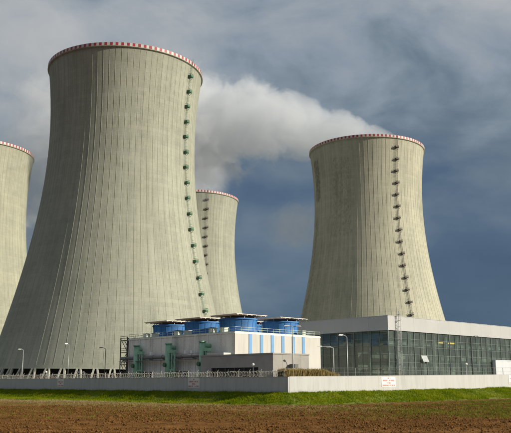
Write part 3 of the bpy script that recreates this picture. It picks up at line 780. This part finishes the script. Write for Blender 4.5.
# stair tower at the far end
p = K + U*(LB+1.2) - V*.2
st = thing('stair_tower', 'open steel stair frame at the far left end of the concrete block', 'stairs', (p.x, p.y, .2), RU)
for (sx, sy) in ((-.9, 0), (1.6, 0), (-.9, 3.2), (1.6, 3.2)): MB().box(sx-.11, sx+.11, sy-.11, sy+.11, 0, 14.0).build('post', M['dark_pole'], st)
for j in range(4):
    zz_ = 3.3*(j+1)
    MB().box(-1.0, 1.7, -.1, 3.3, zz_-.06, zz_+.06).build('landing', M['dark_pole'], st)
    a, b = (0.1, 3.1) if j % 2 else (3.1, .1)
    fl = MB()
    for sx in (-.7, .3): fl.tube((sx, a, zz_-3.25), (sx, b, zz_), .09, 5)
    for q_ in range(10):
        w = q_/10; fl.box(-.7, .3, a+(b-a)*w-.12, a+(b-a)*w+.12, zz_-3.2+3.2*w, zz_-3.15+3.2*w)
    fl.build('stair_flight', M['dark_pole'], st)
    rl = MB()
    for hh_ in (.6, 1.15): rl.path([(-1, -.1, zz_+hh_), (-1, 3.3, zz_+hh_), (1.7, 3.3, zz_+hh_)], .05, 4)
    rl.build('landing_rail', M['dark_pole'], st)

# low grey building in front of the corner
Lc = Vector((3.76, 169.0)); LZ = 8.1
lb = thing('low_building', 'low flat roofed grey building in front of the fan block corner', 'building', (Lc.x, Lc.y, 0), RU)
LV, LU = 11.3, 24.3
# left face has a long dark opening, so the body is built round it
MB().box(.45, LV, 0, LU-.0, .15, LZ-.3).build('body', M['low_grey'], lb)
o0, o1, oz0, oz1 = 4.6, 20.5, 1.6, 5.1
MB().box(0, .447, 0, o0, .15, LZ-.3).build('front_wall', M['low_grey'], lb)
MB().box(0, .447, o1, LU, .15, LZ-.3).build('front_wall', M['low_grey'], lb)
MB().box(0, .447, o0+.003, o1-.003, oz1, LZ-.3).build('lintel', M['low_grey'], lb)
MB().box(0, .447, o0+.003, o1-.003, .15, oz0).build('parapet', M['low_grey'], lb)
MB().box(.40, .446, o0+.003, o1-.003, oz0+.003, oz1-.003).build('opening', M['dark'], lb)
for k in range(5): 
    yy = o0+(o1-o0)*(k+.5)/5; MB().box(.15, .39, yy-.06, yy+.06, oz0+.003, oz1-.003).build('opening_post', M['dark_pole'], lb)
MB().box(-.12, LV+.12, -.12, LU+.1, LZ-.297, LZ).build('roof_edge', M['low_grey'], lb)
MB().box(1.2, 3.4, 17.5, 23.6, LZ+.003, LZ+.55).build('roof_duct', M['low_trim'], lb)
MB().box(4.4, 6.6, -.06, -.003, .4, 4.6).build('door', M['dark'], lb)
MB().box(4.2, 6.8, -.30, -.003, 4.61, 4.8).build('door_canopy', M['low_trim'], lb)
MB().box(7.0, LV-.2, -.10, -.003, 4.62, 4.8).build('cable_tray', M['dark_pole'], lb)
MB().box(4.7, 6.3, -1.5, -.30, 4.95, 5.75).build('wall_unit', M['dark_pole'], lb)
for k in range(9):
    MB().box(1.2+k*.42, 1.62+k*.42, -1.3, -.07, .2+k*.42, .35+k*.42).build('step', M['dark_pole'], lb)
MB().tube((1.2, -1.3, 1.3), (5.0, -1.3, 5.1), .06, 5).tube((1.2, -1.3, .8), (5.0, -1.3, 4.6), .12, 5).build('stair_rail', M['dark_pole'], lb)
for k in range(1, 4): MB().box(k*LV/4-.02, k*LV/4+.02, -.012, -.003, .2, LZ-.32).build('wall_joint', M['dark_pole'], lb)

# ------------------------------------------------------------------ glass hall
G = Vector((36.4, 215.0)); GZ, GB = 19.9, 16.0; GF = .9
hall = thing('glass_hall', 'large glass walled hall with deep white roof fascia at the right', 'hall', (G.x, G.y, 0), RU)
RL, LL2 = 90.0, 36.0; PWID = 3.0; NROW = 7; PH = (GB-GF)/NROW
FULL = 62.0
# roof and fascia (children in panels)
MB().box(.3, RL, .3, FULL, GZ-.5, GZ-.12).build('roof', M['roof'], hall)
for i in range(15):
    MB().box(-.35+i*6.03, -.35+(i+1)*6.03-.02, -.35, .15, GB, GZ).build('fascia_panel', M['fascia'], hall)
for i in range(10):
    MB().box(-.35, .15, .152+i*6.2, .152+(i+1)*6.2-.02, GB, GZ).build('fascia_panel', M['fascia'], hall)
MB().box(-.42, RL+.2, -.42, -.08, GZ+.003, GZ+.12).build('roof_trim', M['fascia'], hall)
MB().box(-.42, -.08, -.077, FULL+.2, GZ+.003, GZ+.12).build('roof_trim', M['fascia'], hall)
MB().box(.16, RL, .16, FULL, GB+.35, GB+.6).build('ceiling', M['hall_in'], hall)
# plinth, floor, rear walls
MB().box(-.1, RL, -.1, .25, .15, GF).build('plinth', M['hall_floor'], hall)
MB().box(-.1, .25, .253, FULL, .15, GF).build('plinth', M['hall_floor'], hall)
MB().box(.26, RL, .26, FULL, .2, .6).build('floor', M['hall_floor'], hall)
MB().box(.3, RL, FULL-.4, FULL, .6, GZ-.5).build('rear_wall', M['hall_in'], hall)
MB().box(RL-.4, RL, .3, FULL-.41, .6, GZ-.5).build('rear_wall', M['hall_in'], hall)
MB().box(.02, .3, LL2+.02, FULL-.41, GF, GB-.003).build('blank_wall', M['hall_in'], hall)
# panes with frames
pane_r = MB().box(-PWID/2+.05, PWID/2-.05, -.012, .012, -PH/2+.05, PH/2-.05).mesh('pane', M['glass'])
pane_l = MB().box(-.012, .012, -PWID/2+.05, PWID/2-.05, -PH/2+.05, PH/2-.05).mesh('pane', M['glass'])
OPEN = {(5, 3)}
for i in range(30):
    for j in range(NROW):
        if (i, j) in OPEN: continue
        obj('pane', pane_r, hall, ((i+.5)*PWID, .05, GF+(j+.5)*PH), (R(random.gauss(0, .5)), 0, R(random.gauss(0, .5))))
for i in range(12):
    for j in range(NROW):
        obj('pane', pane_l, hall, (.05, (i+.5)*PWID, GF+(j+.5)*PH), (0, R(random.gauss(0, .5)), R(random.gauss(0, .5))))
for (i, j) in OPEN:
    so_ = obj('open_sash', None, hall, ((i+.5)*PWID, -.02, GF+(j+1)*PH-.06), (R(-24), 0, 0))
    MB().box(-PWID/2+.1, PWID/2-.1, -.02, .02, -PH+.16, -.08).build('sash_pane', M['sash'], so_)
    MB().box(-PWID/2+.05, PWID/2-.05, -.05, .05, -.077, 0).build('sash_frame', M['frame'], so_)
for i in range(31):
    w = .08 if i % 2 else .17
    MB().box(i*PWID-w/2, i*PWID+w/2, -.10 if i % 2 else -.16, .14, GF, GB-.003).build('mullion', M['frame'], hall)
for i in range(1, 13):
    w = .08 if i % 2 else .17
    MB().box(-.10 if i % 2 else -.16, .14, i*PWID-w/2, i*PWID+w/2, GF, GB-.003).build('mullion', M['frame'], hall)
for j in range(NROW+1):
    zc_ = GF+j*PH; zc_ = min(zc_, GB-.08)
    MB().box(.09, RL, -.06, .10, zc_-.04, zc_+.04).build('transom', M['frame'], hall)
    MB().box(-.06, .10, .101, LL2, zc_-.04, zc_+.04).build('transom', M['frame'], hall)
# inside: galleries, columns, crane beam
for zz_ in (5.3, 9.7):
    MB().box(2.0, RL-2, 5.5, 9.0, zz_, zz_+.3).build('gallery_floor', M['hall_floor'], hall)
    MB().box(2.5, 6.5, 9.01, LL2, zz_, zz_+.3).build('gallery_floor', M['hall_floor'], hall)
for i in range(1, 15): MB().box(i*6-.25, i*6+.25, 1.0, 1.6, .6, GB+.34).build('inner_column', M['tank'], hall)
for i in range(1, 6): MB().box(1.0, 1.6, i*6-.25+1.6, i*6+.25+1.6, .6, GB+.34).build('inner_column', M['tank'], hall)
MB().box(2.0, RL-1, 1.9, 2.5, 12.3, 13.2).build('crane_beam', M['tank'], hall)
MB().box(1.9, 2.5, 2.6, LL2, 12.3, 13.2).build('crane_beam', M['tank'], hall)
MB().box(.9, RL-1, 11.5, 11.8, .6, GB+.34).build('partition', M['hall_in'], hall)
for zz_ in (6.4, 10.8):
    r_ = MB().tube((2, 5.6, zz_), (RL-2, 5.6, zz_), .07, 5)
    for i in range(44): r_.tube((2+i*2, 5.6, zz_-.9), (2+i*2, 5.6, zz_), .05, 4)
    r_.build('gallery_rail', M['tank'], hall)
# caged ladder to the roof by the corner
ld = MB()
for sx in (3.35, 4.15): ld.tube((sx, -.75, GF), (sx, -.75, GZ+1.5), .06, 6)
lad = ld.build('roof_ladder', M['galv'], hall)
r_ = MB()
for k in range(52): r_.tube((3.35, -.75, GF+.3+k*.38), (4.15, -.75, GF+.3+k*.38), .035, 4)
r_.build('rungs', M['galv'], lad)['kind'] = 'stuff'
for k in range(11):
    cgm = MB().path([(3.75-.5*math.cos(w), -.75-.85*math.sin(w), 3.4+k*1.7) for w in np.linspace(0, math.pi, 9)], .045, 4); cgm.build('cage_hoop', M['galv'], lad)
for w in np.linspace(.5, math.pi-.5, 4):
    MB().tube((3.75-.5*math.cos(w), -.75-.85*math.sin(w), 3.4), (3.75-.5*math.cos(w), -.75-.85*math.sin(w), GZ+1.0), .03, 4).build('cage_bar', M['galv'], lad)
for zz_ in (4, 8, 12, 15.5, 18.5): MB().tube((3.75, -.75, zz_), (3.75, -.13 if zz_ < 15.8 else -.35, zz_), .05, 4).build('ladder_bracket', M['galv'], lad)

# machines inside the hall, seen through the panes
def hall_p(x, y, z): q = G + V*x + U*y; return (q.x, q.y, z)
TANK = ['upright pale tank inside the glass hall beside the ladder corner', 'upright pale tank inside the hall behind the open window', 'upright pale tank inside the hall under the yellow lights', 'upright pale tank inside the hall left of the white annex']
for i, (x_, h_) in enumerate(((9.0, 7.5), (21.0, 9.5), (31.0, 8.0), (45.0, 9.0))):
    t = thing('process_tank', TANK[i], 'tank', hall_p(x_, 3.6, .6), RU, 'tanks inside the glass hall')
    b = MB().lathe([(1.5, .4), (1.6, .8), (1.6, h_*.62), (1.35, h_*.68), (.5, h_*.72), (.01, h_*.73)], 28).mesh('vessel', M['tank']); smooth_by_angle(b, 40); obj('vessel', b, t)
    for k in range(3): 
        w = 2.094*k; MB().box(-.12, .12, -.12, .12, 0, .9).build('leg', M['dark_pole'], t).location = (1.3*math.cos(w), 1.3*math.sin(w), 0)
    MB().path([(0, 0, h_*.72), (0, 0, h_*.9), (2.2, 0, h_*.9), (2.2, 0, 0)], .2, 8).build('pipe', M['grey_pipe'], t)
for i, x_ in enumerate((31.6, 37.4)):
    t = thing('hall_lamp', ['left of the two lit yellow lamps under the hall ceiling', 'right of the two lit yellow lamps under the hall ceiling'][i], 'lamp', hall_p(x_, 4.0, 13.55), RU, 'lit lamps in the glass hall')
    MB().box(-1.5, 1.5, -.35, .35, 0, .42).build('light_panel', M['yellow_light'], t)
    MB().box(-1.6, 1.6, -.42, .42, .423, .55).build('housing', M['dark_pole'], t)
    for sx in (-1.2, 1.2): MB().tube((sx, 0, .55), (sx, 0, 2.8), .03, 4).build('hanger', M['dark_pole'], t)
# white annex in front of the glass at the right
an = thing('white_annex', 'plain white annex against the glass hall at the right edge', 'annex', hall_p(54.0, -1.3, 0), RU)
MB().box(0, 26, 0, 1.1, .2, 8.7).build('body', M['annex'], an)
MB().box(-.1, 26.1, -.1, 1.1, 8.703, 8.95).build('roof_edge', M['annex'], an)
MB().box(4, 7, -.06, -.003, .25, 3.6).build('gate', M['galv'], an)

# ------------------------------------------------------------------ lamp posts
def lamp_post(label, x, y, z0, h, arms, dark=False, head='cobra', pole_r=.11):
    t = thing('lamp_post', label, 'lamp post', (x, y, z0), 0, 'lamp posts of the plant')
    pm_ = M['dark_pole'] if dark else M['lamp_pole']
    MB().tube((0, 0, 0), (0, 0, h), pole_r*1.25, 8, pole_r*.75).build('pole', pm_, t, True)
    MB().tube((0, 0, 0), (0, 0, .9), pole_r*1.7, 8).build('base', pm_, t)
    for (ax, ay, rise) in arms:
        MB().path([(0, 0, h-.02), (ax*.35, ay*.35, h+rise*.7), (ax*.75, ay*.75, h+rise), (ax, ay, h+rise)], pole_r*.6, 6).build('arm', pm_, t)
        w = math.atan2(ay, ax)
        hb = MB(); L_ = .95
        hb.add([(-.1, -.16, .03), (L_, -.24, -.02), (L_, .24, -.02), (-.1, .16, .03), (-.1, -.12, .20), (L_*.85, -.18, .22), (L_*.85, .18, .22), (-.1, .12, .20)],
               [(0,3,2,1),(4,5,6,7),(0,1,5,4),(1,2,6,5),(2,3,7,6),(3,0,4,7)])
        ho = hb.build('lamp_head', M['dark_pole'] if dark else M['lamp_head'], t); ho.location = (ax, ay, h+rise-.06); ho.rotation_euler = (0, 0, w)
        MB().box(.1, .8, -.15, .15, -.06, -.001).build('lens', M['lamp_head'], ho)
    if head == 'ball':
        b = MB().lathe([(.01, -.30), (.2, -.24), (.33, 0), (.24, .2), (.01, .3)], 14).mesh('globe', M['lamp_head']); smooth_by_angle(b, 80); obj('globe', b, t, (0, 0, h+.25))
    return t
LZ0 = .2
lamp_post('double headed lamp post in front of the blue striped end wall', 7.4, 155.5, LZ0, 12.4, [(-.75, .1, .25), (.75, -.1, .15)])
lamp_post('single lamp post with short arm in front of the shaded glass face', 19.6, 168.0, LZ0, 11.1, [(-.9, -.2, .45)])
lamp_post('low lamp post with long twin arm beside the white panel end', 17.7, 178.5, LZ0, 9.3, [(-2.7, -.2, .35), (-.6, .1, .2)])
lamp_post('lamp post whose dark head stands against the white fascia', 51.2, 186.0, LZ0, 12.0, [(.9, .3, .4)], True)
lamp_post('short post with white globe in front of the green glass', 47.0, 176.0, LZ0, 5.4, [], False, 'ball', .09)
lamp_post('short post with white globe in front of the low grey building', -.45, 158.0, LZ0, 4.9, [], False, 'ball', .09)
lamp_post('grey lamp post at the far left in front of the shaded tower side', -73.2, 248.0, LZ0, 11.6, [(-.7, -.1, .35)])
lamp_post('slim lamp post with bright head in front of the tower foot', -56.0, 236.0, LZ0, 12.6, [(-.5, -.5, .4)], False, 'cobra', .07)
lamp_post('dark lamp post in front of the sunlit tower foot', -42.7, 224.0, LZ0, 11.0, [(-.9, -.1, .35)], True)
lamp_post('lowest globe lamp against the dark gap under the tower, farther left', -62.5, 236.0, LZ0, 4.5, [], False, 'ball', .07)
lamp_post('left one of the paired globe lamps against the dark tower gap', -51.6, 229.0, LZ0, 4.5, [], False, 'ball', .07)
lamp_post('right one of the paired globe lamps against the dark tower gap', -49.9, 229.5, LZ0, 4.3, [], False, 'ball', .07)

# ------------------------------------------------------------------ warning signs on the wall
def sign(label, o, d, n, s, w, h, zc_, seed):
    q = o + d*s + n*.012
    dirx = d if d.x > 0 else -d
    t = thing('warning_sign', label, 'sign', (q.x, q.y, zc_), math.atan2(dirx.y, dirx.x), 'warning signs on the wall')
    MB().box(-w/2, w/2, -.035, 0, -h/2, h/2).build('board', M['sign_white'], t)
    rn = random.Random(seed)
    rows = [(.36, [2], .13), (.13, [7, 6], .15), (-.11, [5], .13), (-.35, [8, 7], .15)]
    for (ry, words, rh) in rows:
        m = MB(); n_ = sum(words)+len(words)-1; cw = min(w*.92/16, h*rh*.9); x_ = -n_*cw/2; gh = h*rh
        for k, c_ in enumerate(words):
            for _ in range(c_):
                z_ = ry*h; sw = cw*.24; g0, g1 = x_+cw*.08, x_+cw*.86
                m.box(g0, g0+sw, -.043, -.039, z_-gh/2, z_+gh/2)
                if rn.random() < .75: m.box(g1-sw, g1, -.043, -.039, z_-gh/2, z_+gh/2)
                for zz_ in rn.sample((-.5, 0, .5), rn.choice((1, 2))):
                    zc2 = z_+zz_*gh*.82; m.box(g0+sw, g1-sw if g1-sw > g0+sw else g1, -.043, -.039, zc2-gh*.09, zc2+gh*.09)
                x_ += cw
            x_ += cw
        m.build('lettering', M['sign_red'], t)
sign('white sign with red lettering on the shaded wall, nearer the corner', CORNER, WL, NL, 27.6, 3.9, 2.0, 1.75, 1)
sign('small looking white and red sign on the shaded wall at far left', CORNER, WL, NL, 82.5, 3.1, 1.9, 1.75, 2)
sign('white sign with red lettering on the sunlit wall below the glass hall', CORNER, WR, NR, 25.4, 3.9, 2.0, 1.95, 3)
sign('white and red sign on the sunlit wall cut by the right edge', CORNER, WR, NR, 65.2, 3.9, 2.0, 2.45, 4)

# ------------------------------------------------------------------ steam
def steam(label, a, b, r0, r1, dens, seed, thr=.0, nscale=.036, start_fade=.04, end_fade=.25, squash=1.0, lobes=1.25, bend=0.0, step=.35):
    a, b = Vector(a), Vector(b); L_ = (b-a).length; d = (b-a).normalized()
    zq = d.to_track_quat('X', 'Z')
    Rm = max(r0, r1)*1.35
    o = MB().box(0, L_, -Rm, Rm, -Rm*squash, Rm*squash).build('steam_plume', None)
    o.data.materials.clear()
    o.location = a; o.rotation_euler = zq.to_euler()
    m = Mat('steam'); m.n.remove(m.b)
    oc_ = m.coord('Object'); sp = m.N('ShaderNodeSeparateXYZ'); m.l.new(oc_, sp.inputs[0])
    x_ = m.math('DIVIDE', sp.outputs['X'], L_)
    rr_ = m.math('ADD', m.math('MULTIPLY', x_, r1-r0), r0)
    zb_ = m.math('MULTIPLY', m.math('MULTIPLY', x_, m.math('SUBTRACT', 1.0, x_)), 4.0*bend)
    yy = sp.outputs['Y']; zz_ = m.math('DIVIDE', m.math('SUBTRACT', sp.outputs['Z'], zb_), squash)
    dist = m.math('DIVIDE', m.math('SQRT', m.math('ADD', m.math('MULTIPLY', yy, yy), m.math('MULTIPLY', zz_, zz_))), rr_)
    base = m.math('SUBTRACT', 1.0, dist)
    nz = m.noise(oc_, nscale, 8, 0.63, off=(seed, seed*.37, 0), dist=.4)
    f_ = m.math('ADD', base, m.math('MULTIPLY', m.math('SUBTRACT', nz, 0.5), lobes*2))
    f_ = m.math('SUBTRACT', f_, thr)
    s_ = m.N('ShaderNodeMapRange'); s_.interpolation_type = 'SMOOTHSTEP'; s_.inputs['From Min'].default_value = .05; s_.inputs['From Max'].default_value = .26
    m.l.new(f_, s_.inputs['Value'])
    sf = m.math('DIVIDE', x_, start_fade, clamp=True); ef = m.math('DIVIDE', m.math('SUBTRACT', 1.0, x_), end_fade, clamp=True)
    dn = m.math('MULTIPLY', m.math('MULTIPLY', s_.outputs[0], dens), m.math('MULTIPLY', sf, ef))
    v_ = m.N('ShaderNodeVolumePrincipled'); v_.inputs['Color'].default_value = (.895, .915, .935, 1); v_.inputs['Anisotropy'].default_value = .2
    m.l.new(dn, v_.inputs['Density']); m.l.new(v_.outputs[0], m.out.inputs['Volume'])
    m.m.cycles.volume_step_rate = step
    o.data.materials.append(m.m)
    tag(o, label, 'steam', 'steam plumes over the towers', 'stuff')
    return o
steam('large white steam plume drifting left from the tower behind the glass hall', (88, 405, 126), (-150, 462, 116), 4, 66, .060, 2.0, end_fade=.3, start_fade=.06, lobes=1.0, bend=28, squash=.95, nscale=.052, step=.28)
steam('steam rising behind the largest tower from the half hidden tower', (-26, 534, 131), (-112, 552, 205), 20, 54, .030, 5.0, end_fade=.4, lobes=1.0, start_fade=.12, step=.6)
steam('pale steam drifting off the left side of the largest tower', (-62, 304, 128), (-175, 330, 165), 22, 36, .007, 8.0, end_fade=.4, start_fade=.2, lobes=.9, step=1.0)
steam('small torn puff of steam in the open sky left of the tower behind the hall', (38, 430, 92), (6, 436, 86), 13, 11, .030, 12.0, end_fade=.35, start_fade=.35, lobes=.9, nscale=.07, step=.5)
